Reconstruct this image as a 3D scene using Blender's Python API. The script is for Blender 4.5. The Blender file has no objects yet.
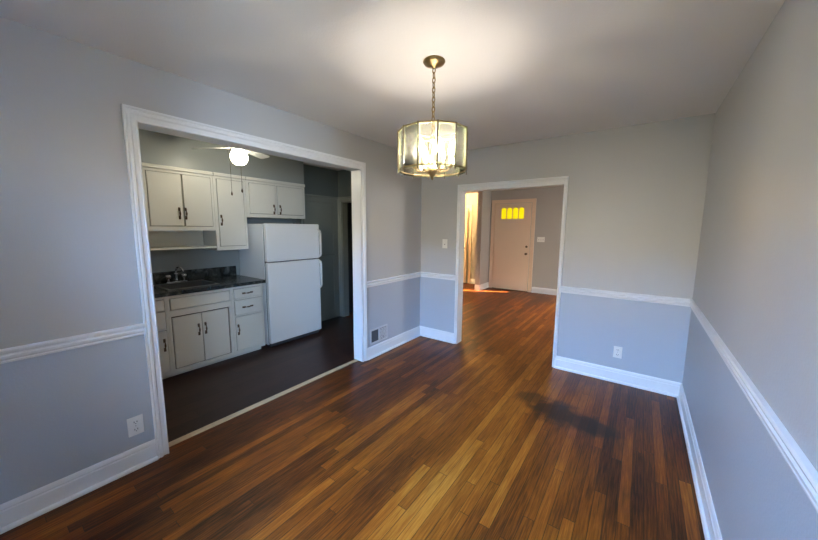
import bpy, bmesh, math, random
from mathutils import Vector, Matrix
random.seed(7)
C = bpy.context.scene.collection
PI = math.pi
# ------------------------------------------------------------------ camera
R0 = ((0.80984312, 0.58659901, 0.00746481), (-0.08099182, 0.09919438, 0.9917665), (-0.58102879, 0.80377986, -0.12784161))
camd = bpy.data.cameras.new('camera'); cam = bpy.data.objects.new('camera', camd); C.objects.link(cam)
camd.sensor_width = 36.0; camd.lens = 320.63 / 818 * 36; camd.clip_start = 0.02
mw = Matrix(((R0[0][0], R0[1][0], -R0[2][0], 2.44069), (R0[0][1], R0[1][1], -R0[2][1], -3.64766), (R0[0][2], R0[1][2], -R0[2][2], 1.48967), (0, 0, 0, 1)))
cam.matrix_world = mw
bpy.context.scene.camera = cam
# ------------------------------------------------------------------ world, sun, window light, exposure
vs = bpy.context.scene.view_settings
vs.view_transform = 'Standard'; vs.look = 'None'; vs.gamma = 1.0; vs.use_curve_mapping = False; vs.exposure = 1.3
w = bpy.data.worlds.new('sky'); bpy.context.scene.world = w; w.use_nodes = True
bg = w.node_tree.nodes['Background']; bg.inputs[0].default_value = (0.60, 0.62, 0.50, 1); bg.inputs[1].default_value = 1.4

def lamp(name, kind, loc, energy, color, **kw):
    d = bpy.data.lights.new(name, kind); d.energy = energy; d.color = color
    rot = kw.pop('rot', None)
    for k, v in kw.items(): setattr(d, k, v)
    o = bpy.data.objects.new(name, d); C.objects.link(o); o.location = loc
    if rot is not None: o.rotation_euler = rot
    return o
sdir = Vector((0.9, 0.43, -0.364))
sun = lamp('sun', 'SUN', (-6, 0, 6), 170.0, (1.0, 0.74, 0.42), angle=math.radians(0.5))
sun.rotation_euler = (-sdir).to_track_quat('Z', 'Y').to_euler()
# sky light just outside the dining and living room windows and an added side window
def aim(o, v): o.rotation_euler = (-Vector(v)).to_track_quat('Z', 'Y').to_euler()
aim(lamp('sky_light', 'AREA', (2.3, -6.5, 3.4), 1900, (0.10, 0.42, 1.0), shape='RECTANGLE', size=6.5, size_y=2.2), (0, 1, -0.40))
aim(lamp('horizon_light', 'AREA', (1.3, -6.5, 2.12), 175, (1.0, 0.89, 0.68), shape='RECTANGLE', size=6.0, size_y=0.6), (0, 1, -0.1))
aim(lamp('sky_light', 'AREA', (4.5, -5.2, 1.9), 345, (0.44, 0.67, 1.0), shape='RECTANGLE', size=0.9, size_y=1.6), (-1, 0.45, -0.2))  # area light added beyond the unseen side window to brighten the kitchen
aim(lamp('sky_light', 'AREA', (4.3, 2.3, 1.9), 66, (1.0, 0.93, 0.84), shape='RECTANGLE', size=1.6, size_y=1.2), (-1, 0, -0.25))

# ------------------------------------------------------------------ materials
def mat(name, col, rough=0.5, metal=0.0, spec=0.5, noise=0.0, nscale=8.0, bump=0.0, bscale=60.0, emit=None, estr=0.0, coat=0.0):
    m = bpy.data.materials.new(name); m.use_nodes = True
    nt = m.node_tree; b = nt.nodes['Principled BSDF']
    b.inputs['Base Color'].default_value = (*col, 1); b.inputs['Roughness'].default_value = rough
    b.inputs['Metallic'].default_value = metal; b.inputs['Specular IOR Level'].default_value = spec
    b.inputs['Coat Weight'].default_value = coat
    tc = nt.nodes.new('ShaderNodeTexCoord')
    if noise > 0:
        n = nt.nodes.new('ShaderNodeTexNoise'); n.inputs['Scale'].default_value = nscale; n.inputs['Detail'].default_value = 4
        nt.links.new(tc.outputs['Object'], n.inputs['Vector'])
        mx = nt.nodes.new('ShaderNodeMix'); mx.data_type = 'RGBA'
        mx.inputs[6].default_value = (*[c * (1 - noise) for c in col], 1); mx.inputs[7].default_value = (*[min(1, c * (1 + noise)) for c in col], 1)
        nt.links.new(n.outputs['Fac'], mx.inputs[0]); nt.links.new(mx.outputs[2], b.inputs['Base Color'])
    if bump > 0:
        n2 = nt.nodes.new('ShaderNodeTexNoise'); n2.inputs['Scale'].default_value = bscale; n2.inputs['Detail'].default_value = 3
        nt.links.new(tc.outputs['Object'], n2.inputs['Vector'])
        bp = nt.nodes.new('ShaderNodeBump'); bp.inputs['Strength'].default_value = bump; bp.inputs['Distance'].default_value = 0.004
        nt.links.new(n2.outputs['Fac'], bp.inputs['Height']); nt.links.new(bp.outputs[0], b.inputs['Normal'])
    if emit:
        b.inputs['Emission Color'].default_value = (*emit, 1); b.inputs['Emission Strength'].default_value = estr
    return m

M = {}
M['wall'] = mat('grey_wall_paint', (0.50, 0.50, 0.505), 0.42, spec=0.35, noise=0.02, nscale=3, bump=0.15, bscale=90)
def two_tone(m, low, zsplit=0.868):
    nt = m.node_tree; b = nt.nodes['Principled BSDF']; g = nt.nodes.new('ShaderNodeNewGeometry'); sp = nt.nodes.new('ShaderNodeSeparateXYZ')
    nt.links.new(g.outputs['Position'], sp.inputs[0]); lt = nt.nodes.new('ShaderNodeMath'); lt.operation = 'LESS_THAN'; lt.inputs[1].default_value = zsplit
    nt.links.new(sp.outputs[2], lt.inputs[0]); mx = nt.nodes.new('ShaderNodeMix'); mx.data_type = 'RGBA'; nt.links.new(lt.outputs[0], mx.inputs[0])
    src = b.inputs['Base Color'].links[0].from_socket; nt.links.new(src, mx.inputs[6]); mx.inputs[7].default_value = (*low, 1); nt.links.new(mx.outputs[2], b.inputs['Base Color'])
two_tone(M['wall'], (0.47, 0.512, 0.572))   # bluer colour below the chair rail
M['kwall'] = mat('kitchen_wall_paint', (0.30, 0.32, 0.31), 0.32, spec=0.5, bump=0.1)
M['kdark'] = mat('dark_kitchen_wall', (0.13, 0.145, 0.135), 0.45)  # darker grey-green for the kitchen back wall and above the pantry
M['gap_shade'] = mat('cabinet_gap_shade', (0.10, 0.08, 0.06), 0.7)  # dark sheet behind the doors, painting the shade in their gaps
M['hwall'] = mat('hall_wall_paint', (0.43, 0.42, 0.41), 0.5, bump=0.1)
M['ceil'] = mat('ceiling_paint', (0.80, 0.785, 0.76), 0.7, bump=0.25, bscale=140)
M['trim'] = mat('white_trim_paint', (0.80, 0.81, 0.83), 0.32, noise=0.02)
M['cab'] = mat('cream_cabinet_paint', (0.72, 0.70, 0.63), 0.38, noise=0.03, nscale=4, bump=0.05)
M['pantry'] = mat('grey_green_cabinet_paint', (0.25, 0.26, 0.225), 0.4, noise=0.03)
M['fridge'] = mat('white_enamel', (0.86, 0.87, 0.87), 0.3, bump=0.12, bscale=400)
M['gasket'] = mat('grey_gasket', (0.06, 0.06, 0.065), 0.6)
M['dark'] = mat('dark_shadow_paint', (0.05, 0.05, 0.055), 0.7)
M['bronze'] = mat('aged_bronze', (0.16, 0.11, 0.07), 0.3, metal=0.9)
M['brass'] = mat('antique_brass', (0.36, 0.26, 0.12), 0.32, metal=1.0)
M['chrome'] = mat('chrome', (0.75, 0.76, 0.78), 0.12, metal=1.0)
M['steel'] = mat('sink_steel', (0.26, 0.27, 0.28), 0.3, metal=1.0)
M['plate'] = mat('white_plastic', (0.82, 0.82, 0.80), 0.35)
M['slot'] = mat('slot_black', (0.03, 0.03, 0.03), 0.6)
M['door'] = mat('beige_door_paint', (0.80, 0.635, 0.50), 0.42, noise=0.02)
M['register'] = mat('register_enamel', (0.62, 0.64, 0.68), 0.4, metal=0.1)
M['regdark'] = mat('register_interior', (0.10, 0.11, 0.13), 0.6)
M['fanwhite'] = mat('fan_white', (0.80, 0.80, 0.78), 0.4)
M['strip'] = mat('threshold_wood', (0.55, 0.43, 0.27), 0.4, noise=0.2, nscale=20)
M['post'] = mat('dark_brass_post', (0.10, 0.075, 0.04), 0.5, metal=0.6)
M['candle'] = mat('candle_sleeve', (0.85, 0.80, 0.65), 0.5)
M['bulb'] = mat('glowing_bulb', (1, 1, 1), 0.4, emit=(1.0, 0.89, 0.78), estr=72)
M['globe'] = mat('glowing_globe', (1, 1, 1), 0.4, emit=(1.0, 0.93, 0.72), estr=17)
M['hallglobe'] = mat('glowing_hall_glass', (1, 1, 1), 0.4, emit=(1.0, 0.62, 0.24), estr=180)
M['amber'] = mat('lit_amber_glass', (0.9, 0.75, 0.02), 0.3, emit=(0.85, 0.72, 0.0), estr=0.36)
M['sun_blocker'] = mat('sun_blocker_grey', (0.5, 0.5, 0.5), 0.8)  # surface of the unseen slab that blocks the sun

def glass_mat(name, frost=0.2, tint=(1, 1, 0.9)):
    m = bpy.data.materials.new(name); m.use_nodes = True; nt = m.node_tree
    for n in list(nt.nodes): nt.nodes.remove(n)
    out = nt.nodes.new('ShaderNodeOutputMaterial')
    tr = nt.nodes.new('ShaderNodeBsdfTransparent'); tr.inputs[0].default_value = (*tint, 1)
    gl = nt.nodes.new('ShaderNodeBsdfGlossy'); gl.inputs['Roughness'].default_value = 0.06
    tl = nt.nodes.new('ShaderNodeBsdfTranslucent'); tl.inputs[0].default_value = (*tint, 1)
    fr = nt.nodes.new('ShaderNodeFresnel'); fr.inputs[0].default_value = 1.5
    m1 = nt.nodes.new('ShaderNodeMixShader'); m2 = nt.nodes.new('ShaderNodeMixShader')
    if frost > 0:
        # etched pattern
        tc = nt.nodes.new('ShaderNodeTexCoord'); v = nt.nodes.new('ShaderNodeTexVoronoi'); v.inputs['Scale'].default_value = 42; v.feature = 'DISTANCE_TO_EDGE'
        nt.links.new(tc.outputs['Object'], v.inputs['Vector'])
        mr = nt.nodes.new('ShaderNodeMapRange'); mr.inputs[1].default_value = 0.0; mr.inputs[2].default_value = 0.16
        mr.inputs[3].default_value = min(1, frost * 2.0); mr.inputs[4].default_value = frost * 0.6
        nt.links.new(v.outputs['Distance'], mr.inputs[0]); nt.links.new(mr.outputs[0], m1.inputs[0])
    else: m1.inputs[0].default_value = 0.0
    nt.links.new(tr.outputs[0], m1.inputs[1]); nt.links.new(tl.outputs[0], m1.inputs[2])
    nt.links.new(fr.outputs[0], m2.inputs[0]); nt.links.new(m1.outputs[0], m2.inputs[1]); nt.links.new(gl.outputs[0], m2.inputs[2])
    nt.links.new(m2.outputs[0], out.inputs[0])
    return m
M['etched'] = glass_mat('etched_glass', 0.032, (1.0, 1.0, 0.90))
M['bevel'] = glass_mat('bevelled_glass_edge', 0.13, (0.95, 1.0, 0.80))
M['pane'] = glass_mat('window_glass', 0.0, (1, 1, 1))

def wood_floor(name, stops, width=0.057, length=1.15, stain=False, wear=0.0, rough=0.3, spec=0.26):
    m = bpy.data.materials.new(name); m.use_nodes = True; nt = m.node_tree; N = nt.nodes; L = nt.links
    b = N['Principled BSDF']
    geo = N.new('ShaderNodeNewGeometry'); sp = N.new('ShaderNodeSeparateXYZ'); L.new(geo.outputs['Position'], sp.inputs[0])
    def mt(op, a, b_=None, c=None):
        n = N.new('ShaderNodeMath'); n.operation = op
        for i, v in enumerate((a, b_, c)):
            if v is None: continue
            if isinstance(v, (int, float)): n.inputs[i].default_value = v
            else: L.new(v, n.inputs[i])
        return n.outputs[0]
    xs = mt('DIVIDE', sp.outputs[0], width); ix = mt('FLOOR', xs); fx = mt('FRACT', xs)
    wn = N.new('ShaderNodeTexWhiteNoise'); wn.noise_dimensions = '1D'; L.new(ix, wn.inputs['W'])
    ys = mt('ADD', mt('DIVIDE', sp.outputs[1], length), mt('MULTIPLY', wn.outputs['Value'], 7.3)); iy = mt('FLOOR', ys); fy = mt('FRACT', ys)
    cb = N.new('ShaderNodeCombineXYZ'); L.new(ix, cb.inputs[0]); L.new(iy, cb.inputs[1])
    wn2 = N.new('ShaderNodeTexWhiteNoise'); wn2.noise_dimensions = '2D'; L.new(cb.outputs[0], wn2.inputs['Vector'])
    # grain
    cg = N.new('ShaderNodeCombineXYZ'); L.new(mt('MULTIPLY', sp.outputs[0], 130), cg.inputs[0]); L.new(mt('ADD', mt('MULTIPLY', sp.outputs[1], 5.0), mt('MULTIPLY', wn2.outputs['Value'], 60)), cg.inputs[1])
    gn = N.new('ShaderNodeTexNoise'); gn.inputs['Scale'].default_value = 1.0; gn.inputs['Detail'].default_value = 5; gn.inputs['Roughness'].default_value = 0.65; L.new(cg.outputs[0], gn.inputs['Vector'])
    cg2 = N.new('ShaderNodeCombineXYZ'); L.new(mt('MULTIPLY', sp.outputs[0], 3.2), cg2.inputs[0]); L.new(mt('MULTIPLY', sp.outputs[1], 1.1), cg2.inputs[1])
    big = N.new('ShaderNodeTexNoise'); big.inputs['Scale'].default_value = 1.0; big.inputs['Detail'].default_value = 4; L.new(cg2.outputs[0], big.inputs['Vector'])
    # tone = plank random + grain + large patches
    tone = mt('ADD', mt('MULTIPLY', mt('POWER', wn2.outputs['Value'], 2.2), 0.30), mt('ADD', mt('MULTIPLY', gn.outputs['Fac'], 1.05), -0.17))
    tone = mt('ADD', tone, mt('MULTIPLY', mt('SUBTRACT', big.outputs['Fac'], 0.5), wear))
    if stain:   # old traffic wear: paler finish along the middle of the room
        t1 = mt('ADD', sp.outputs[0], mt('MULTIPLY', sp.outputs[1], 0.10))
        g = mt('SUBTRACT', 1.0, mt('MINIMUM', mt('ABSOLUTE', mt('DIVIDE', mt('SUBTRACT', t1, 1.45), 0.95)), 1.0))
        tone = mt('ADD', tone, mt('SUBTRACT', mt('MULTIPLY', g, 0.30), 0.12))
    cr = N.new('ShaderNodeValToRGB'); L.new(tone, cr.inputs[0])
    els = cr.color_ramp.elements
    while len(els) < len(stops): els.new(0.5)
    for e, (p, c) in zip(els, stops): e.position = p; e.color = (*c, 1)
    col = cr.outputs[0]
    # seams
    e1 = mt('MINIMUM', fx, mt('SUBTRACT', 1.0, fx)); s1 = mt('LESS_THAN', e1, 0.030)
    e2 = mt('MINIMUM', fy, mt('SUBTRACT', 1.0, fy)); s2 = mt('LESS_THAN', e2, 0.0016)
    seam = mt('MAXIMUM', s1, s2)
    mx = N.new('ShaderNodeMix'); mx.data_type = 'RGBA'; L.new(mt('MULTIPLY', seam, 0.72), mx.inputs[0]); L.new(col, mx.inputs[6]); mx.inputs[7].default_value = (0.012, 0.006, 0.004, 1)
    col = mx.outputs[2]
    if stain:
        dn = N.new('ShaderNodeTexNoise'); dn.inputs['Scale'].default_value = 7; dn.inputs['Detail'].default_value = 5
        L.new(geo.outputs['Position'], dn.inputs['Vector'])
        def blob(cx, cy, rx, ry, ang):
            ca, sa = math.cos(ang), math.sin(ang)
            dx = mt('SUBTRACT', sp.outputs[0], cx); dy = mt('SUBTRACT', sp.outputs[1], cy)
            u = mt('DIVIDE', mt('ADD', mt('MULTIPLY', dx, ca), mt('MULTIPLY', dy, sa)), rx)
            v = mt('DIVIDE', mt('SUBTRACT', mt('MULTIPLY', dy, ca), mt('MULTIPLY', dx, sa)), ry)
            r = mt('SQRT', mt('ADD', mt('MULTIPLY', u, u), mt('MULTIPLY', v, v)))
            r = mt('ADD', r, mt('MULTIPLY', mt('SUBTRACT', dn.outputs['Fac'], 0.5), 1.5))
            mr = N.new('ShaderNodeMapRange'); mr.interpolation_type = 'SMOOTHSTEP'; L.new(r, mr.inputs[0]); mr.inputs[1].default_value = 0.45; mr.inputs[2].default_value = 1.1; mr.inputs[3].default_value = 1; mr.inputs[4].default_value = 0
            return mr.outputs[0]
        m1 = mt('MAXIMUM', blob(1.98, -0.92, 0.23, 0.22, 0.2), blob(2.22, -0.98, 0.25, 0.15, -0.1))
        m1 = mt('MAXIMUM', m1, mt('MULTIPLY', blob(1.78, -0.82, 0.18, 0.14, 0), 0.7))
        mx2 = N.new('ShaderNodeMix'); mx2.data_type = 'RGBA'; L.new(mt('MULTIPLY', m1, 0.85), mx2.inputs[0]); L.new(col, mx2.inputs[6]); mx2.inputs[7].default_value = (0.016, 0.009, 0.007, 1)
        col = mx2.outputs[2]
    L.new(col, b.inputs['Base Color'])
    b.inputs['Specular IOR Level'].default_value = spec
    rr = mt('ADD', rough, mt('MULTIPLY', gn.outputs['Fac'], 0.16)); L.new(rr, b.inputs['Roughness'])
    bp = N.new('ShaderNodeBump'); bp.inputs['Strength'].default_value = 0.35; bp.inputs['Distance'].default_value = 0.0015
    hh = mt('SUBTRACT', mt('MULTIPLY', gn.outputs['Fac'], 0.25), seam); L.new(hh, bp.inputs['Height']); L.new(bp.outputs[0], b.inputs['Normal'])
    return m
M['oak'] = wood_floor('oak_strip_floor', [(0.12, (0.030, 0.008, 0.002)), (0.32, (0.110, 0.028, 0.005)), (0.50, (0.215, 0.056, 0.006)), (0.70, (0.34, 0.104, 0.011)), (0.98, (0.54, 0.205, 0.028))], stain=True, wear=0.7)
M['kfloor'] = wood_floor('kitchen_floor', [(0.2, (0.022, 0.011, 0.009)), (0.5, (0.045, 0.021, 0.016)), (0.9, (0.075, 0.036, 0.024))], width=0.14, length=1.2, wear=0.4, rough=0.26)

def marble(name):
    m = bpy.data.materials.new(name); m.use_nodes = True; nt = m.node_tree; b = nt.nodes['Principled BSDF']
    tc = nt.nodes.new('ShaderNodeTexCoord'); n = nt.nodes.new('ShaderNodeTexNoise'); n.inputs['Scale'].default_value = 9; n.inputs['Detail'].default_value = 8; n.inputs['Distortion'].default_value = 1.2
    nt.links.new(tc.outputs['Object'], n.inputs['Vector'])
    cr = nt.nodes.new('ShaderNodeValToRGB'); nt.links.new(n.outputs['Fac'], cr.inputs[0])
    e = cr.color_ramp.elements; e[0].position = 0.42; e[0].color = (0.010, 0.012, 0.012, 1); e[1].position = 0.72; e[1].color = (0.16, 0.17, 0.165, 1)
    x = e.new(0.55); x.color = (0.035, 0.042, 0.040, 1)
    nt.links.new(cr.outputs[0], b.inputs['Base Color']); b.inputs['Roughness'].default_value = 0.22
    return m
M['marble'] = marble('dark_marble_laminate')

# ------------------------------------------------------------------ mesh helpers
def obj(name, bm, m, parent=None, smooth=False, bevel=0.0):
    me = bpy.data.meshes.new(name); bmesh.ops.recalc_face_normals(bm, faces=bm.faces); bm.to_mesh(me); bm.free()
    o = bpy.data.objects.new(name, me); C.objects.link(o)
    me.materials.append(M[m] if isinstance(m, str) else m)
    if smooth:
        for p in me.polygons: p.use_smooth = True
    if parent: o.parent = parent
    if bevel:
        md = o.modifiers.new('bevel', 'BEVEL'); md.width = bevel; md.segments = 2; md.limit_method = 'ANGLE'; md.angle_limit = math.radians(40)
    return o
def box(bm, x0, x1, y0, y1, z0, z1):
    v = [bm.verts.new(p) for p in ((x0, y0, z0), (x1, y0, z0), (x1, y1, z0), (x0, y1, z0), (x0, y0, z1), (x1, y0, z1), (x1, y1, z1), (x0, y1, z1))]
    for f in ((0, 3, 2, 1), (4, 5, 6, 7), (0, 1, 5, 4), (1, 2, 6, 5), (2, 3, 7, 6), (3, 0, 4, 7)): bm.faces.new([v[i] for i in f])
def bxs(*bs):
    bm = bmesh.new()
    for b in bs: box(bm, *b)
    return bm
def lathe(bm, prof, cx=0, cy=0, n=24, cap=True):
    rings = []
    for r, z in prof: rings.append([bm.verts.new((cx + max(r, 1e-4) * math.cos(2*PI*i/n), cy + max(r, 1e-4) * math.sin(2*PI*i/n), z)) for i in range(n)])
    for a, b in zip(rings, rings[1:]):
        for i in range(n): bm.faces.new((a[i], a[(i+1) % n], b[(i+1) % n], b[i]))
    if cap: bm.faces.new(rings[0][::-1]); bm.faces.new(rings[-1])
def tube(bm, pts, r, n=8, closed=False):
    pts = [Vector(p) for p in pts]; rings = []; K = len(pts)
    up = None
    for i, p in enumerate(pts):
        a = pts[(i-1) % K] if (closed or i > 0) else p; b = pts[(i+1) % K] if (closed or i < K-1) else p
        t = (b - a).normalized()
        if up is None:
            up = Vector((0, 0, 1)) if abs(t.z) < 0.9 else Vector((1, 0, 0))
        s = t.cross(up).normalized(); up2 = s.cross(t).normalized(); up = up2
        rr = r[i] if isinstance(r, (list, tuple)) else r
        rings.append([bm.verts.new(p + rr * (math.cos(2*PI*k/n) * s + math.sin(2*PI*k/n) * up2)) for k in range(n)])
    rng = range(K) if closed else range(K-1)
    for i in rng:
        a, b = rings[i], rings[(i+1) % K]
        for k in range(n): bm.faces.new((a[k], a[(k+1) % n], b[(k+1) % n], b[k]))
    if not closed: bm.faces.new(rings[0][::-1]); bm.faces.new(rings[-1])
def extrude(bm, prof, p0, p1, nrm):
    """closed profile of (depth, z) run from p0 to p1 (x,y) with depth along nrm"""
    rs = []
    for p in (p0, p1): rs.append([bm.verts.new((p[0] + nrm[0]*d, p[1] + nrm[1]*d, z)) for d, z in prof])
    n = len(prof)
    for i in range(n): bm.faces.new((rs[0][i], rs[0][(i+1) % n], rs[1][(i+1) % n], rs[1][i]))
    bm.faces.new(rs[0][::-1]); bm.faces.new(rs[1])
def struct(name, bm, m, **k):
    o = obj(name, bm, m, **k)
    if k.get('parent') is None: o['kind'] = 'structure'
    return o
def thing(name, label, cat, loc=(0, 0, 0), rotz=0, group=None):
    o = bpy.data.objects.new(name, None); C.objects.link(o); o.location = loc; o.rotation_euler = (0, 0, rotz); o.empty_display_size = 0.1
    o['label'] = label; o['category'] = cat
    if group: o['group'] = group
    return o
def tag(o, label, cat, group=None):
    o['label'] = label; o['category'] = cat
    if group: o['group'] = group
    return o

# ------------------------------------------------------------------ sizes
W = 2.837; H = 2.431; KC = 2.41
FY = -4.5                                   # wall behind the camera
KO = (-2.990, -1.158, 2.092)                # kitchen opening y0, y1, top
LO = (0.588, 1.752, 1.95)                   # living room opening x0, x1, top
TH = 0.115
LX = -2.8; RX = 3.6; LY = 4.2               # living room extents

# ------------------------------------------------------------------ floors and ceilings
struct('floor', bxs((0-0.075, W, FY, 0.0, -0.05, 0), (LX, RX, 0.0, 5.6, -0.05, 0)), 'oak')
struct('floor', bxs((-1.85, -0.075, FY, 0.0, -0.05, 0.0)), 'kfloor')
struct('ceiling', bxs((-TH, W, FY, TH, H, H+0.06)), 'ceil')
struct('ceiling', bxs((-2.0, -TH, FY, TH, KC, H+0.06)), 'ceil')
struct('ceiling', bxs((LX-.1, RX+.1, TH, 5.6, H+0.01, H+0.07)), 'ceil')
# ------------------------------------------------------------------ walls
jm = 0.012
struct('wall_left', bxs((-TH, 0, FY, KO[0]-jm, 0, H), (-TH, 0, KO[1]+jm, 0, 0, H), (-TH, 0, KO[0]-jm, KO[1]+jm, KO[2]+jm, H)), 'wall')
struct('wall_back', bxs((-TH, LO[0]-jm, 0, TH, 0, H), (LO[1]+jm, W, 0, TH, 0, H), (LO[0]-jm, LO[1]+jm, 0, TH, LO[2]+jm, H)), 'wall')
RW = (-4.12, -3.84, 0.95, 2.10)
struct('wall_right', bxs((W, W+0.12, RW[1], TH, 0, H), (W, W+0.12, FY, RW[0], 0, H), (W, W+0.12, RW[0], RW[1], 0, RW[2]), (W, W+0.12, RW[0], RW[1], RW[3], H)), 'wall')
WX = (0.75, 2.5, 0.85, 2.08)
struct('wall_front', bxs((-2.0, WX[0], FY-0.12, FY, 0, H), (WX[1], W+0.12, FY-0.12, FY, 0, H), (WX[0], WX[1], FY-0.12, FY, 0, WX[2]), (WX[0], WX[1], FY-0.12, FY, WX[3], H)), 'wall')
# unseen slab added to keep the low sun off the dining room window
struct('wall_sun_blocker', bxs((-0.4, -0.2, -8.5, FY-0.13, 0, 4.5)), 'sun_blocker')
# kitchen shell
struct('wall_kitchen_left', bxs((-1.97, -1.85, FY, TH, 0, KC)), 'kwall')
struct('wall_kitchen_soffit', bxs((-1.85, -1.505, FY, -0.745, 2.10, KC)), 'kwall')
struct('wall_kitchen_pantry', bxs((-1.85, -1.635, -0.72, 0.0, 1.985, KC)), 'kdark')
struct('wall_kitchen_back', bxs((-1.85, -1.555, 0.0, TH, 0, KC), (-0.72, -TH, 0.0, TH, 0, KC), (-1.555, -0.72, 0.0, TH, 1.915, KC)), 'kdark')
# back passage behind the kitchen doorway, its shade painted as near-black walls
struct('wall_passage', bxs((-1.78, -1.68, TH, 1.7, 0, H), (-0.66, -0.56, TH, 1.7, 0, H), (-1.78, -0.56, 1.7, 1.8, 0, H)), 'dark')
# living room shell
struct('wall_living_far', bxs((-0.82, RX, LY, LY+0.12, 0, H+0.01)), 'hwall')
struct('wall_living_stub', bxs((-0.82, -0.70, 3.65, LY, 0, H+0.01)), 'hwall')
struct('wall_hallway_far', bxs((LX, -0.82, 4.45, 4.57, 0, H+0.01)), 'hwall')
SW = (2.47, 2.62, 0.30, 1.16)
struct('wall_living_left', bxs((LX-0.1, LX, TH, SW[0], 0, H+.03), (LX-0.1, LX, SW[1], 5.6, 0, H+.03), (LX-0.1, LX, SW[0], SW[1], 0, SW[2]), (LX-0.1, LX, SW[0], SW[1], SW[3], H+.03)), 'hwall')
struct('wall_living_near', bxs((LX, -1.78, TH, TH+0.1, 0, H+0.01), (W+0.12, RX, TH, TH+0.1, 0, H+0.01)), 'hwall')
struct('wall_living_right', bxs((RX, RX+0.1, TH, 1.5, 0, H+.03), (RX, RX+0.1, 3.1, 4.4, 0, H+.03), (RX, RX+0.1, 1.5, 3.1, 0, 0.85), (RX, RX+0.1, 1.5, 3.1, 2.15, H+.03)), 'hwall')

# ------------------------------------------------------------------ trims
RAIL = [(0, .834), (.010, .834), (.012, .842), (.009, .848), (.016, .856), (.018, .868), (.010, .873), (.010, .878), (.020, .886), (.023, .896), (.018, .903), (0, .903)]
BASE = [(0, 0), (.030, 0), (.030, .010), (.024, .019), (.015, .022), (.015, .098), (.011, .104), (.013, .112), (.010, .124), (.005, .134), (0, .134)]
KCAS = (KO[0]-0.065, KO[1]+0.065)
def run(name, prof, segs):
    bm = bmesh.new()
    for s in segs: extrude(bm, prof, *s)
    return struct(name, bm, 'trim')
run('trim_1', RAIL, [((0, FY), (0, KCAS[0]), (1, 0))]); run('trim_2', RAIL, [((0, KCAS[1]), (0, 0), (1, 0))])
run('baseboard_left', BASE, [((0, FY), (0, KCAS[0]), (1, 0)), ((0, KCAS[1]), (0, 0), (1, 0))])
BCAS = (LO[0]-0.037, LO[1]+0.037)
run('trim_3', RAIL, [((0, 0), (BCAS[0], 0), (0, -1))]); run('trim_4', RAIL, [((BCAS[1], 0), (W, 0), (0, -1))])
run('baseboard_back', BASE, [((0, 0), (BCAS[0], 0), (0, -1)), ((BCAS[1], 0), (W, 0), (0, -1))])
run('trim_5', RAIL, [((W, FY), (W, 0), (-1, 0))]); run('baseboard_right', BASE, [((W, FY), (W, 0), (-1, 0))])
run('trim_6', RAIL, [((0, FY), (0.68, FY), (0, 1)), ((2.57, FY), (W, FY), (0, 1))]); run('baseboard_front', BASE, [((0, FY), (W, FY), (0, 1))])
run('baseboard_living', BASE, [((-0.70, LY), (-0.655, LY), (0, -1)), ((0.40, LY), (RX, LY), (0, -1)), ((-0.70, 3.65), (-0.70, LY), (1, 0)), ((-0.82, 3.65), (-0.70, 3.65), (0, -1)), ((-1.32, 4.45), (-0.82, 4.45), (0, -1))])

def casing(name, side, a0, a1, zt, w, face, sgn, prof=None, m='trim', wt=None):
    """U-shaped mitred architrave. side 'x': on plane x=face facing sgn, opening runs along y; side 'y' likewise"""
    wt = wt or w
    prof = prof or [(0, 0), (0, .014), (.08, .017), (.16, .012), (.45, .012), (.55, .020), (.72, .022), (.80, .017), (.88, .022), (1, .022), (1, 0)]
    bm = bmesh.new(); rings = []
    for (px, pz, ox, oz) in ((a0, 0, -1, 0), (a0, zt, -1, 1), (a1, zt, 1, 1), (a1, 0, 1, 0)):
        ring = []
        for o, d in prof:
            a = px + ox * o * w; z = pz + oz * o * wt
            ring.append(bm.verts.new((face + sgn*d, a, z) if side == 'x' else (a, face + sgn*d, z)))
        rings.append(ring)
    n = len(prof)
    for r0, r1 in zip(rings, rings[1:]):
        for i in range(n): bm.faces.new((r0[i], r0[(i+1) % n], r1[(i+1) % n], r1[i]))
    bm.faces.new(rings[0][::-1]); bm.faces.new(rings[-1])
    return struct(name, bm, m)
casing('trim_7', 'x', KO[0], KO[1], KO[2], 0.065, 0, 1, wt=0.08)
casing('trim_8', 'x', KO[0], KO[1], KO[2], 0.065, -TH, -1)
struct('trim_9', bxs((-TH, 0.006, KO[0]-jm, KO[0], 0, KO[2]), (-TH, 0.006, KO[1], KO[1]+jm, 0, KO[2]), (-TH, 0.006, KO[0]-jm, KO[1]+jm, KO[2], KO[2]+jm)), 'trim')
casing('trim_10', 'y', LO[0], LO[1], 1.982, 0.038, 0, -1, wt=0.046)
casing('trim_11', 'y', LO[0], LO[1], 1.982, 0.038, TH, 1, wt=0.046)
struct('trim_12', bxs((LO[0]-jm, LO[0], -0.004, TH+.004, 0, LO[2]), (LO[1], LO[1]+jm, -0.004, TH+.004, 0, LO[2]), (LO[0]-jm, LO[1]+jm, -0.004, TH+.004, LO[2], 1.983)), 'trim')
struct('trim_13', bxs((-0.105, -0.052, KO[0]+.002, KO[1]-.002, 0, 0.008)), 'strip', bevel=0.003)
casing('trim_14', 'y', -1.555, -0.72, 1.915, 0.075, 0, -1, m='pantry')
struct('trim_15', bxs((-1.555, -1.543, 0.0, TH, 0, 1.915), (-0.732, -0.72, 0.0, TH, 0, 1.915), (-1.555, -0.72, 0.0, TH, 1.903, 1.915)), 'pantry')

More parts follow.
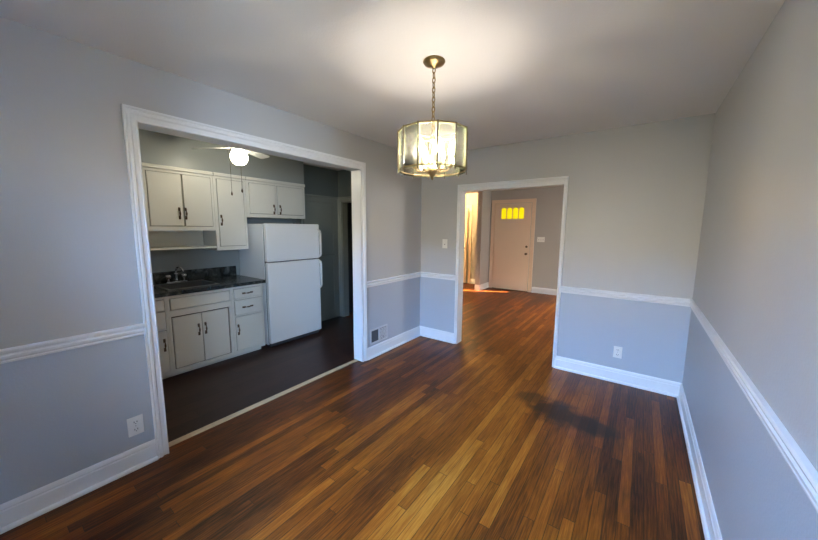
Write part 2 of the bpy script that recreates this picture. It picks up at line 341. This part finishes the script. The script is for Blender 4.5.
# ------------------------------------------------------------------ windows (behind the camera and in the living room)
def window(name, side, face, a0, a1, z0, z1, t, frame=0.05, muntins=(1, 1)):
    bs = []
    def b(u0, u1, q0, q1, d0, d1): bs.append((d0, d1, u0, u1, q0, q1) if side == 'x' else (u0, u1, d0, d1, q0, q1))
    d0, d1 = face - t/2, face + t/2
    b(a0, a0+frame, z0, z1, d0, d1); b(a1-frame, a1, z0, z1, d0, d1); b(a0, a1, z0, z0+frame, d0, d1); b(a0, a1, z1-frame, z1, d0, d1)
    for i in range(1, muntins[0]+1):
        u = a0 + (a1-a0)*i/(muntins[0]+1); b(u-.02, u+.02, z0, z1, d0, d1)
    for i in range(1, muntins[1]+1):
        q = z0 + (z1-z0)*i/(muntins[1]+1); b(a0, a1, q-.02, q+.02, d0, d1)
    o = struct(name, bxs(*bs), 'trim')
    bs.clear(); b(a0+frame, a1-frame, z0+frame, z1-frame, face-.003, face+.003)
    obj('pane', bxs(*bs), 'pane', o)
    return o
window('window_1', 'y', FY-0.06, WX[0], WX[1], WX[2], WX[3], 0.06)
struct('trim_16', bxs((WX[0]-.07, WX[0], FY, FY+.018, WX[2]-.07, WX[3]+.07), (WX[1], WX[1]+.07, FY, FY+.018, WX[2]-.07, WX[3]+.07), (WX[0], WX[1], FY, FY+.018, WX[3], WX[3]+.07), (WX[0], WX[1], FY, FY+.018, WX[2]-.07, WX[2])), 'trim')
window('added_window_4', 'x', W+0.06, RW[0], RW[1], RW[2], RW[3], 0.06, frame=0.035, muntins=(0, 1))  # unseen side window, added to let daylight reach the kitchen
window('window_2', 'x', RX+0.05, 1.5, 3.1, 0.85, 2.15, 0.06)
window('window_3', 'x', LX-0.05, SW[0], SW[1], SW[2], SW[3], 0.05, frame=0.02, muntins=(0, 0))

# ------------------------------------------------------------------ doors of the far rooms
d1 = struct('door_1', bxs((-0.575, 0.295, LY-0.035, LY-0.004, 0.012, 2.112)), 'door', bevel=0.003)
bm = bmesh.new()
for i in range(4):
    cx = -0.352 + i * 0.142; hw = 0.056; zb = 1.745; zt = 1.962
    pts = [(cx-hw, zb), (cx+hw, zb)] + [(cx + hw*math.cos(a), zt + 0.045*math.sin(a)) for a in [PI*k/10 for k in range(0, 11)]]
    f = [bm.verts.new((x, LY-0.041, z)) for x, z in pts]; g = [bm.verts.new((x, LY-0.03, z)) for x, z in pts]
    bm.faces.new(f); bm.faces.new(g[::-1])
    for k in range(len(pts)): bm.faces.new((f[k], f[(k+1) % len(pts)], g[(k+1) % len(pts)], g[k]))
    obj('pane', bm, 'amber', d1); bm = bmesh.new()
bm.free()
for z, nm in ((1.085, 'deadbolt'), (0.915, 'door_knob')):
    bm = bmesh.new(); lathe(bm, [(0.028, 0), (0.028, 0.008), (0.012, 0.012), (0.012, 0.03), (0.026, 0.038), (0.028, 0.05), (0.016, 0.06)] if nm == 'door_knob' else [(0.027, 0), (0.027, 0.014), (0.02, 0.02)], n=16)
    bmesh.ops.rotate(bm, verts=bm.verts, matrix=Matrix.Rotation(PI/2, 3, 'X')); bmesh.ops.translate(bm, verts=bm.verts, vec=(0.232, LY-0.035, z)); obj(nm, bm, 'bronze', d1, smooth=True)
flat = [(0, 0), (0, .016), (.2, .02), (.8, .024), (1, .024), (1, 0)]
casing('trim_17', 'y', -0.585, 0.305, 2.12, 0.085, LY, -1, prof=flat, m='door')
struct('trim_18', bxs((-0.585, 0.305, LY-0.03, LY, 0, 0.011)), 'bronze')
d2 = struct('door_2', bxs((-2.10, -1.425, 4.38, 4.415, 0.012, 2.03)), 'door', bevel=0.003)
bm = bmesh.new(); lathe(bm, [(0.028, 0), (0.012, 0.01), (0.012, 0.03), (0.027, 0.045), (0.015, 0.06)], n=16)
bmesh.ops.rotate(bm, verts=bm.verts, matrix=Matrix.Rotation(PI/2, 3, 'X')); bmesh.ops.translate(bm, verts=bm.verts, vec=(-1.50, 4.38, 0.97)); obj('door_knob', bm, 'bronze', d2, smooth=True)
casing('trim_19', 'y', -2.13, -1.395, 2.06, 0.075, 4.45, -1, prof=flat, m='door')

# ------------------------------------------------------------------ wall plates
def plate(name, label, cat, loc, rotz, w=0.072, h=0.116, kind='outlet', gangs=1):
    """built facing -y, centre at origin"""
    t = thing(name, label, cat, loc, rotz)
    obj('cover_plate', bxs((-w/2, w/2, -0.006, 0, -h/2, h/2)), 'plate', t, bevel=0.003)
    if kind == 'outlet':
        for s in (-1, 1):
            bm = bmesh.new(); lathe(bm, [(0.017, 0), (0.017, 0.003)], n=20); bmesh.ops.rotate(bm, verts=bm.verts, matrix=Matrix.Rotation(PI/2, 3, 'X')); bmesh.ops.translate(bm, verts=bm.verts, vec=(0, -0.006, s*0.024))
            r = obj('receptacle', bm, 'plate', t)
            obj('slot', bxs((-0.0085, -0.0055, -0.0097, -0.009, s*.024-.002, s*.024+.008), (0.0055, 0.0085, -0.0097, -0.009, s*.024-.002, s*.024+.008), (-0.002, 0.002, -0.0097, -0.009, s*.024-.010, s*.024-.006)), 'slot', r)
    else:
        for g in range(gangs):
            cx = (g - (gangs-1)/2) * 0.046
            obj('toggle', bxs((cx-.0045, cx+.0045, -0.016, -0.006, -.002, .012)), 'plate', t, bevel=0.001)
            obj('switch_slot', bxs((cx-.006, cx+.006, -0.0066, -0.006, -.013, .013)), 'slot', t)
    obj('screw', bxs((-.002, .002, -.0072, -.006, -.002, .002)) if kind == 'outlet' else bxs((-.002, .002, -.0072, -.006, .033, .037)), 'chrome', t)
    return t
plate('electrical_outlet', 'white duplex outlet low on the left wall beside the kitchen opening', 'outlet', (0.0, -3.142, 0.272), PI/2, w=0.078, h=0.12)
plate('electrical_outlet', 'white duplex outlet below the chair rail right of the living room opening', 'outlet', (2.336, 0, 0.304), 0)
plate('light_switch', 'single white toggle switch on the back wall left of the living room opening', 'light switch', (0.376, 0, 1.298), 0, kind='switch')
plate('light_switch', 'wide white switch plate beside the front door in the far room', 'light switch', (0.54, LY, 1.262), 0, w=0.165, kind='switch', gangs=3)

# heating register
t = thing('wall_register', 'white metal heating register above the baseboard right of the kitchen opening', 'vent', (0, -0.875, 0.245))
obj('register_frame', bxs((0, .008, -.155, .155, -.09, -.068), (0, .008, -.155, .155, .068, .09), (0, .008, -.155, -.132, -.068, .068), (0, .008, .132, .155, -.068, .068), (0, .008, -.012, .012, -.068, .068)), 'register', t, bevel=.002)
obj('duct_opening', bxs((0.0005, .002, -.132, .132, -.068, .068)), 'regdark', t)
for i in range(9):
    z = -.058 + i*.0145
    obj('louver', bxs((.003, .006, -.132, -.012, z-.0018, z+.0018)), 'regdark', t)
for i in range(8):
    z = -.056 + i*.016
    obj('louver', bxs((.003, .0075, .012, .132, z-.005, z+.005)), 'register', t)
obj('damper_lever', bxs((.008, .018, .07, .078, -.06, -.03)), 'register', t)

# ------------------------------------------------------------------ kitchen cabinets
def pull(parent, x, y, z, vertical=True, L=0.105):
    bm = bmesh.new(); pts = []; rr = []
    for k in range(13):
        s = k/12; a = (s-.5)*L; d = 0.004 + 0.020*math.sin(PI*s)**0.6
        pts.append((x + d, y, z + a) if vertical else (x + d, y + a, z)); rr.append(0.0042 + 0.0045*abs(math.cos(2*PI*s))**2 * (1 if 0.12 < s < 0.88 else 1.3))
    tube(bm, pts, rr, n=8)
    for s in (-1, 1):
        a = s*L*0.42
        if vertical: box(bm, x, x+.004, y-.009, y+.009, z+a-.018, z+a+.018)
        else: box(bm, x, x+.004, y+a-.018, y+a+.018, z-.009, z+.009)
    return obj('handle', bm, 'bronze', parent, smooth=False)
def slab_door(parent, name, x, y0, y1, z0, z1, th=0.018, hy=None, hz=None, vertical=True, m='cab', frame=False):
    bm = bmesh.new(); box(bm, x, x+th, y0, y1, z0, z1)
    d = obj(name, bm, m, parent, bevel=0.004)
    if frame:
        e = 0.05
        obj('door_frame', bxs((x+th, x+th+.006, y0, y0+e, z0, z1), (x+th, x+th+.006, y1-e, y1, z0, z1), (x+th, x+th+.006, y0+e, y1-e, z0, z0+e), (x+th, x+th+.006, y0+e, y1-e, z1-e, z1)), m, d, bevel=.002)
    if hy is not None: pull(d, x+th, hy, hz, vertical)
    return d
def frame_boxes(x0, x1, y0, y1, z0, z1, opens):
    """face frame between x0..x1 with rectangular openings; simple grid split along y edges"""
    ys = sorted({y0, y1, *[o[0] for o in opens], *[o[1] for o in opens]}); bs = []
    for a, b in zip(ys, ys[1:]):
        os_ = sorted([(o[2], o[3]) for o in opens if o[0] <= a+1e-6 and o[1] >= b-1e-6]); z = z0
        for q0, q1 in os_:
            if q0 > z+1e-6: bs.append((x0, x1, a, b, z, q0))
            z = q1
        if z1 > z+1e-6: bs.append((x0, x1, a, b, z, z1))
    return bs
UX = -1.50
# upper cabinets: sink unit
def upper(label, y0, y1, z0, doors, hnd):
    t = thing('wall_cabinet', label, 'kitchen cabinet', (0, 0, 0))
    g = .005
    obj('cabinet_body', bxs((-1.848, UX-.02, y0, y1, z0, 2.06), *frame_boxes(UX-.02, UX, y0, y1, z0, 2.06, [(a-g, b+g, z0+.048-g, 2.03+g) for a, b in doors])), 'cab', t)
    obj('gap_shade', bxs((UX-.021, UX-.0185, y0+.02, y1-.02, z0+.03, 2.04)), 'gap_shade', t)
    obj('crown_strip', bxs((UX-.02, UX+.022, y0, y1, 2.060, 2.098)), 'cab', t, bevel=.006)
    for (a, b), (hy, hz) in zip(doors, hnd): slab_door(t, 'door', UX-.014, a, b, z0+.048, 2.03, 0.021, hy, hz)
    return t
a = upper('cream upper cabinet with two doors above the sink and open shelf', -2.62, -1.957, 1.452, [(-2.555, -2.266), (-2.254, -1.985)], [(-2.303, 1.63), (-2.245, 1.63)])
obj('shelf', bxs((-1.84, UX+.0, -2.62, -1.959, 1.255, 1.273)), 'cab', a, bevel=.002)
obj('shelf_back', bxs((-1.849, -1.84, -2.62, -1.959, 1.273, 1.452)), 'cab', a)
obj('shelf_end', bxs((-1.84, UX-.02, -2.62, -2.602, 1.273, 1.452)), 'cab', a)
upper('tall narrow cream upper cabinet hanging lower beside the refrigerator', -1.955, -1.592, 1.225, [(-1.918, -1.622)], [(-1.893, 1.57)])
upper('short cream upper cabinet with two doors above the refrigerator', -1.590, -0.747, 1.617, [(-1.548, -1.205), (-1.175, -0.78)], [(-1.232, 1.725), (-1.143, 1.725)])
# cabinet further left, mostly outside the frame
BX = -1.17
def base(label, y0, y1):
    t = thing('base_cabinet', label, 'kitchen cabinet', (0, 0, 0)); return t
def carcass(t, y0, y1, opens, top=.838):
    g = .005; ops = [(a-g, b+g, c-g, d+g) for a, b, c, d in opens]
    obj('cabinet_body', bxs((-1.848, BX-.02, y0, y1, 0.09, top), *frame_boxes(BX-.02, BX, y0, y1, 0.07, 0.838, ops)), 'cab', t)
    obj('gap_shade', bxs((BX-.021, BX-.0185, y0+.015, y1-.015, .085, min(top, .82))), 'gap_shade', t)
    obj('toe_kick', bxs((-1.848, BX-.10, y0, y1, 0, 0.09)), 'cab', t)
DX = BX - .014; DT = .021
t = base('cream base cabinet at left end with drawers over a door', -3.25, -2.578)
fr = [(-3.20, -2.602, 0.705, 0.805), (-3.20, -2.602, 0.525, 0.690), (-2.93, -2.602, 0.10, 0.505), (-3.20, -2.94, 0.10, 0.505)]
carcass(t, -3.25, -2.578, [(-3.20, -2.602, 0.10, 0.505), fr[0], fr[1]])
slab_door(t, 'drawer', DX, *fr[0], DT); slab_door(t, 'drawer', DX, *fr[1], DT)
slab_door(t, 'door', DX, *fr[2], DT, hy=-2.628, hz=0.37); slab_door(t, 'door', DX, *fr[3], DT)
t = base('cream sink base cabinet with two doors below a long plain panel', -2.576, -1.990)
carcass(t, -2.576, -1.990, [(-2.550, -2.022, 0.100, 0.622), (-2.553, -2.006, 0.695, 0.802)], top=.69)
slab_door(t, 'false_front', DX, -2.553, -2.006, 0.695, 0.802, DT)
slab_door(t, 'door', BX-.018, -2.546, -2.292, 0.102, 0.614, th=.014, hy=-2.325, hz=0.447); slab_door(t, 'door', BX-.018, -2.287, -2.030, 0.102, 0.614, th=.014, hy=-2.262, hz=0.447)
t = base('cream base cabinet with two drawers and a door beside the refrigerator', -1.988, -1.625)
fr = [(-1.958, -1.645, 0.700, 0.805), (-1.958, -1.645, 0.512, 0.675), (-1.958, -1.645, 0.100, 0.488)]
carcass(t, -1.988, -1.625, fr)
slab_door(t, 'drawer', DX, *fr[0], DT, hy=-1.81, hz=0.752, vertical=False)
slab_door(t, 'drawer', DX, *fr[1], DT, hy=-1.815, hz=0.592, vertical=False)
slab_door(t, 'door', DX, *fr[2], DT, hy=-1.935, hz=0.345)
# countertop with sink cut-out
SK = (-1.66, -1.27, -2.52, -2.08)
ct = obj('countertop', bxs((-1.848, SK[0], -3.27, -1.60, .839, .876), (SK[1], BX+.028, -3.27, -1.60, .839, .876), (SK[0], SK[1], -3.27, SK[2], .839, .876), (SK[0], SK[1], SK[3], -1.60, .839, .876)), 'marble')
tag(ct, 'dark green marbled countertop with sink beside the refrigerator', 'countertop')
obj('backsplash', bxs((-1.848, -1.83, -3.27, -1.60, .876, .992)), 'marble', ct, bevel=.003)
bm = bmesh.new(); r = .014
x0, x1, y0, y1 = SK
for b in ((x0-.02, x0+.006, y0-.02, y1+.02, .876, .881), (x1-.006, x1+.02, y0-.02, y1+.02, .876, .881), (x0+.006, x1-.006, y0-.02, y0+.006, .876, .881), (x0+.006, x1-.006, y1-.006, y1+.02, .876, .881)): box(bm, *b)
box(bm, x0+.002, x0+.006, y0+.002, y1-.002, .706, .876); box(bm, x1-.006, x1-.002, y0+.002, y1-.002, .706, .876)
box(bm, x0+.006, x1-.006, y0+.002, y0+.006, .706, .876); box(bm, x0+.006, x1-.006, y1-.006, y1-.002, .706, .876)
sk = obj('kitchen_sink', bm, 'steel'); tag(sk, 'stainless drop-in sink rim set in the dark countertop', 'sink')
obj('basin', bxs((x0+.002, x1-.002, y0+.002, y1-.002, .700, .706)), 'steel', sk)
# faucet
f = thing('kitchen_faucet', 'chrome faucet with round handles at the back of the sink', 'faucet', (-1.745, -2.30, .876))
obj('faucet_base', bxs((-.025, .025, -.10, .10, 0, .012)), 'chrome', f, bevel=.005)
bm = bmesh.new(); lathe(bm, [(.018, .012), (.014, .03), (.014, .09), (.02, .10)], n=14)
tube(bm, [(0, 0, .09), (0, 0, .13), (.02, .005, .165), (.06, .01, .18), (.12, .015, .165), (.15, .02, .13)], .010, n=10); obj('spout', bm, 'chrome', f, smooth=True)
for s in (-1, 1):
    bm = bmesh.new(); lathe(bm, [(.012, .012), (.010, .045), (.026, .055), (.030, .07), (.026, .085), (.010, .09)], cy=s*.075, n=14); obj('handle', bm, 'chrome', f, smooth=True)

# pantry cabinet
t = thing('pantry_cabinet', 'tall grey painted pantry cabinet with upper and lower doors past the refrigerator', 'cabinet', (0, 0, 0))
PX = -1.632
obj('cabinet_body', bxs((-1.848, PX-.02, -0.72, -0.004, 0, 1.96), *frame_boxes(PX-.02, PX, -0.72, -0.004, 0, 1.96, [(-.685, -.08, 1.085, 1.885), (-.685, -.08, .095, 1.065)])), 'pantry', t)
obj('gap_shade', bxs((PX-.021, PX-.0185, -.7, -.03, .03, 1.93)), 'gap_shade', t)
obj('cornice', bxs((PX-.02, PX+.022, -0.72, -0.004, 1.955, 1.985)), 'pantry', t, bevel=.004)
slab_door(t, 'upper_door', PX-.012, -0.68, -0.085, 1.09, 1.88, m='pantry', frame=True); slab_door(t, 'lower_door', PX-.012, -0.68, -0.085, 0.10, 1.06, m='pantry', frame=True)

# refrigerator
FXX = -1.17
t = thing('refrigerator', 'white top-freezer refrigerator standing at the end of the counter', 'refrigerator', (0, 0, 0))
obj('refrigerator_body', bxs((-1.84, FXX-.075, -1.548, -.772, .03, 1.535)), 'fridge', t, bevel=.006)
obj('gasket', bxs((FXX-.075, FXX-.06, -1.54, -.79, .05, 1.53)), 'gasket', t)
obj('kick_grille', bxs((FXX-.06, FXX-.03, -1.53, -.80, .012, .055)), 'gasket', t)
fd = obj('freezer_door', bxs((FXX-.06, FXX, -1.548, -.772, 1.075, 1.54)), 'fridge', t, bevel=.012)
rd = obj('refrigerator_door', bxs((FXX-.06, FXX, -1.548, -.772, .055, 1.063)), 'fridge', t, bevel=.012)
def fhandle(p, za, zb, grip):
    bm = bmesh.new(); yc = -.792
    pts = [(FXX+.004, yc, za), (FXX+.035, yc, za+.02), (FXX+.048, yc, za+.05), (FXX+.048, yc, zb-.05), (FXX+.035, yc, zb-.02), (FXX+.004, yc, zb)]
    for (a, b) in zip(pts, pts[1:]):
        v = []
        for q in (a, b):
            for dx, dy in ((-.007, -.013), (.007, -.013), (.007, .013), (-.007, .013)): v.append(bm.verts.new((q[0]+dx, q[1]+dy, q[2])))
        bm.faces.new(v[3::-1]); bm.faces.new(v[4:])
        for k in range(4): bm.faces.new((v[k], v[(k+1) % 4], v[4+(k+1) % 4], v[4+k]))
    hd = obj('handle', bm, 'plate', p)
fhandle(fd, 1.09, 1.47, 0); fhandle(rd, .66, 1.05, 0)
for s in (-1.50, -.83):
    bm = bmesh.new(); lathe(bm, [(.02, 0), (.02, .03)], cx=FXX-.12, cy=s, n=12); obj('foot', bm, 'gasket', t)

# ------------------------------------------------------------------ kitchen ceiling fan
FC = (-0.80, -2.0)
fan = thing('ceiling_fan', 'white kitchen ceiling fan with one glowing round globe', 'ceiling fan', (FC[0], FC[1], KC))
def L_(name, prof, m, parent=fan, cx=0, cy=0, n=28): 
    bm = bmesh.new(); lathe(bm, prof, cx, cy, n); return obj(name, bm, m, parent, smooth=True)
L_('motor_housing', [(.07, 0), (.075, -.02), (.05, -.05), (.05, -.06), (.10, -.07), (.115, -.10), (.11, -.135), (.07, -.15)], 'fanwhite')
L_('light_fitter', [(.05, -.148), (.062, -.155), (.062, -.175), (.045, -.18)], 'fanwhite')
L_('globe', [(.045, -.176), (.062, -.190), (.074, -.215), (.077, -.243), (.072, -.270), (.058, -.298), (.03, -.315), (.002, -.320)], 'globe')
for k, ang in enumerate((28, 118, 208, 298)):
    a = math.radians(ang)
    bm = bmesh.new(); pts = [(.16, -.035), (.20, -.048), (.44, -.055), (.465, -.04), (.47, 0), (.465, .04), (.44, .055), (.20, .048), (.16, .035)]
    top = [bm.verts.new((x, y, -.148 - y*.20)) for x, y in pts]; bot = [bm.verts.new((x, y, -.153 - y*.20)) for x, y in pts]
    bm.faces.new(top); bm.faces.new(bot[::-1])
    for i in range(len(pts)): bm.faces.new((top[i], top[(i+1) % len(pts)], bot[(i+1) % len(pts)], bot[i]))
    bmesh.ops.rotate(bm, verts=bm.verts, matrix=Matrix.Rotation(a, 3, 'Z')); bl = obj('blade', bm, 'fanwhite', fan)
    bm = bmesh.new(); box(bm, .10, .20, -.014, .014, -.155, -.149); bmesh.ops.rotate(bm, verts=bm.verts, matrix=Matrix.Rotation(a, 3, 'Z')); obj('blade_bracket', bm, 'fanwhite', bl)
for (dx, dy, zl) in ((.055, -.135, -.595), (.06, -.04, -.56)):
    bm = bmesh.new(); tube(bm, [(dx*.6, dy*.6, -.17), (dx, dy, -.21), (dx+.04, dy, -.30), (dx+.04, dy, zl)], .0016, n=6)
    pc = obj('pull_chain', bm, 'bronze', fan); bm = bmesh.new(); lathe(bm, [(.002, zl+.01), (.007, zl-.008), (.008, zl-.02), (.003, zl-.03)], dx+.04, dy, 10); obj('chain_knob', bm, 'bronze', pc)

# ------------------------------------------------------------------ hallway lamp (around the corner, lights the yellow wall)
hl = thing('ceiling_lamp', 'small round flush ceiling lamp in the side hallway', 'ceiling light', (-1.75, 3.75, H+.01))
L_('lamp_base', [(.13, 0), (.14, -.02), (.12, -.03)], 'fanwhite', hl)
L_('lamp_globe', [(.115, -.028), (.12, -.06), (.08, -.10), (.03, -.115), (.002, -.118)], 'hallglobe', hl)

# ------------------------------------------------------------------ chandelier
CH = (1.407, -1.99); ZT = 2.045; ZB = 1.82; RR = 0.20
ch = thing('chandelier', 'brass drum chandelier of etched glass panels hanging on a chain from the dining room ceiling', 'chandelier', (CH[0], CH[1], H))
zt, zb = ZT-H, ZB-H
L_('canopy', [(.061, 0), (.063, -.006), (.056, -.016), (.035, -.026), (.014, -.032), (.010, -.040)], 'brass', ch, n=32)
bm = bmesh.new()
z = -.036; k = 0
while z > zt - .02:
    pts = []
    for i in range(12):
        a = 2*PI*i/12; u = .0085*math.cos(a); v = .017*math.sin(a)
        pts.append((u, 0, z-.014+v) if k % 2 == 0 else (0, u, z-.014+v))
    tube(bm, pts, .0028, n=6, closed=True); z -= .0262; k += 1
obj('chain', bm, 'brass', ch)
stem = L_('center_stem', [(.003, zt-.01), (.012, zt-.02), (.022, zt-.035), (.012, zt-.05), (.006, zt-.06), (.006, zb+.06), (.016, zb+.045), (.024, zb+.02), (.028, zb+.004), (.018, zb-.012), (.010, zb-.026), (.007, zb-.036), (.002, zb-.046)], 'brass', ch, n=18)
NP = 12; A0 = math.atan2(-3.64766-CH[1], 2.44069-CH[0]) + math.radians(7)
def ringpts(r, z, off=0): return [(r*math.cos(A0+2*PI*(i+off)/NP), r*math.sin(A0+2*PI*(i+off)/NP), z) for i in range(NP)]
bm = bmesh.new(); tube(bm, ringpts(RR, zt+.002), .004, n=8, closed=True); obj('top_ring', bm, 'brass', ch)
bm = bmesh.new(); tube(bm, ringpts(RR-.004, zb+.012), .003, n=8, closed=True); obj('bottom_ring', bm, 'brass', ch)
bm = bmesh.new()
for p in ringpts(RR, zt+.002)[::3]: tube(bm, [(0, 0, zt-.03), (p[0]*.5, p[1]*.5, zt-.012), p], .003, n=6)
obj('top_spokes', bm, 'brass', ch)
P = ringpts(RR, 0)
for i in range(NP):
    p, q = Vector(P[i]), Vector(P[(i+1) % NP]); n_ = ((p+q)/2).normalized(); tt = (q-p).normalized()
    bm = bmesh.new(); pp = p * 1.012; tube(bm, [(pp.x, pp.y, zt+.006), (pp.x, pp.y, zb-.010)], .0034, n=8); obj('post', bm, 'post', ch)
    g = .005; a_, b_ = p+tt*g, q-tt*g
    def panel(bm, a_, b_, z0, z1, d0, d1):
        v = [bm.verts.new(x) for x in ((a_ - n_*d0).to_tuple()[:2] + (z0,), (b_ - n_*d0).to_tuple()[:2] + (z0,), (b_ - n_*d0).to_tuple()[:2] + (z1,), (a_ - n_*d0).to_tuple()[:2] + (z1,),
              (a_ - n_*d1).to_tuple()[:2] + (z0,), (b_ - n_*d1).to_tuple()[:2] + (z0,), (b_ - n_*d1).to_tuple()[:2] + (z1,), (a_ - n_*d1).to_tuple()[:2] + (z1,))]
        for f_ in ((0, 1, 2, 3), (7, 6, 5, 4), (0, 4, 5, 1), (1, 5, 6, 2), (2, 6, 7, 3), (3, 7, 4, 0)): bm.faces.new([v[j] for j in f_])
    e = .009
    bm = bmesh.new(); panel(bm, a_+tt*e, b_-tt*e, zb+e, zt-e, 0, .003); gp = obj('glass_panel', bm, 'etched', ch)
    bm = bmesh.new(); panel(bm, a_, a_+tt*e, zb, zt, 0, .003); panel(bm, b_-tt*e, b_, zb, zt, 0, .003); panel(bm, a_+tt*e, b_-tt*e, zb, zb+e, 0, .003); panel(bm, a_+tt*e, b_-tt*e, zt-e, zt, 0, .003)
    obj('bevelled_edge', bm, 'bevel', gp)
for i in range(6):
    a = A0 + math.radians(18) + 2*PI*i/6; ca, sa = math.cos(a), math.sin(a); r = .105
    bm = bmesh.new(); tube(bm, [(.02*ca, .02*sa, zb+.01), (.05*ca, .05*sa, zb+.002), (.085*ca, .085*sa, zb+.008), (r*ca, r*sa, zb+.028)], .004, n=8)
    lathe(bm, [(.006, zb+.024), (.018, zb+.030), (.020, zb+.036), (.010, zb+.038)], r*ca, r*sa, 14)
    arm = obj('arm', bm, 'brass', ch, smooth=True)
    bm = bmesh.new(); lathe(bm, [(.0105, zb+.038), (.0105, zb+.088)], r*ca, r*sa, 14); obj('candle_sleeve', bm, 'candle', arm, smooth=True)
    bm = bmesh.new(); lathe(bm, [(.008, zb+.088), (.013, zb+.102), (.016, zb+.115), (.012, zb+.135), (.008, zb+.15), (.002, zb+.165)], r*ca, r*sa, 14); obj('bulb', bm, 'bulb', arm, smooth=True)
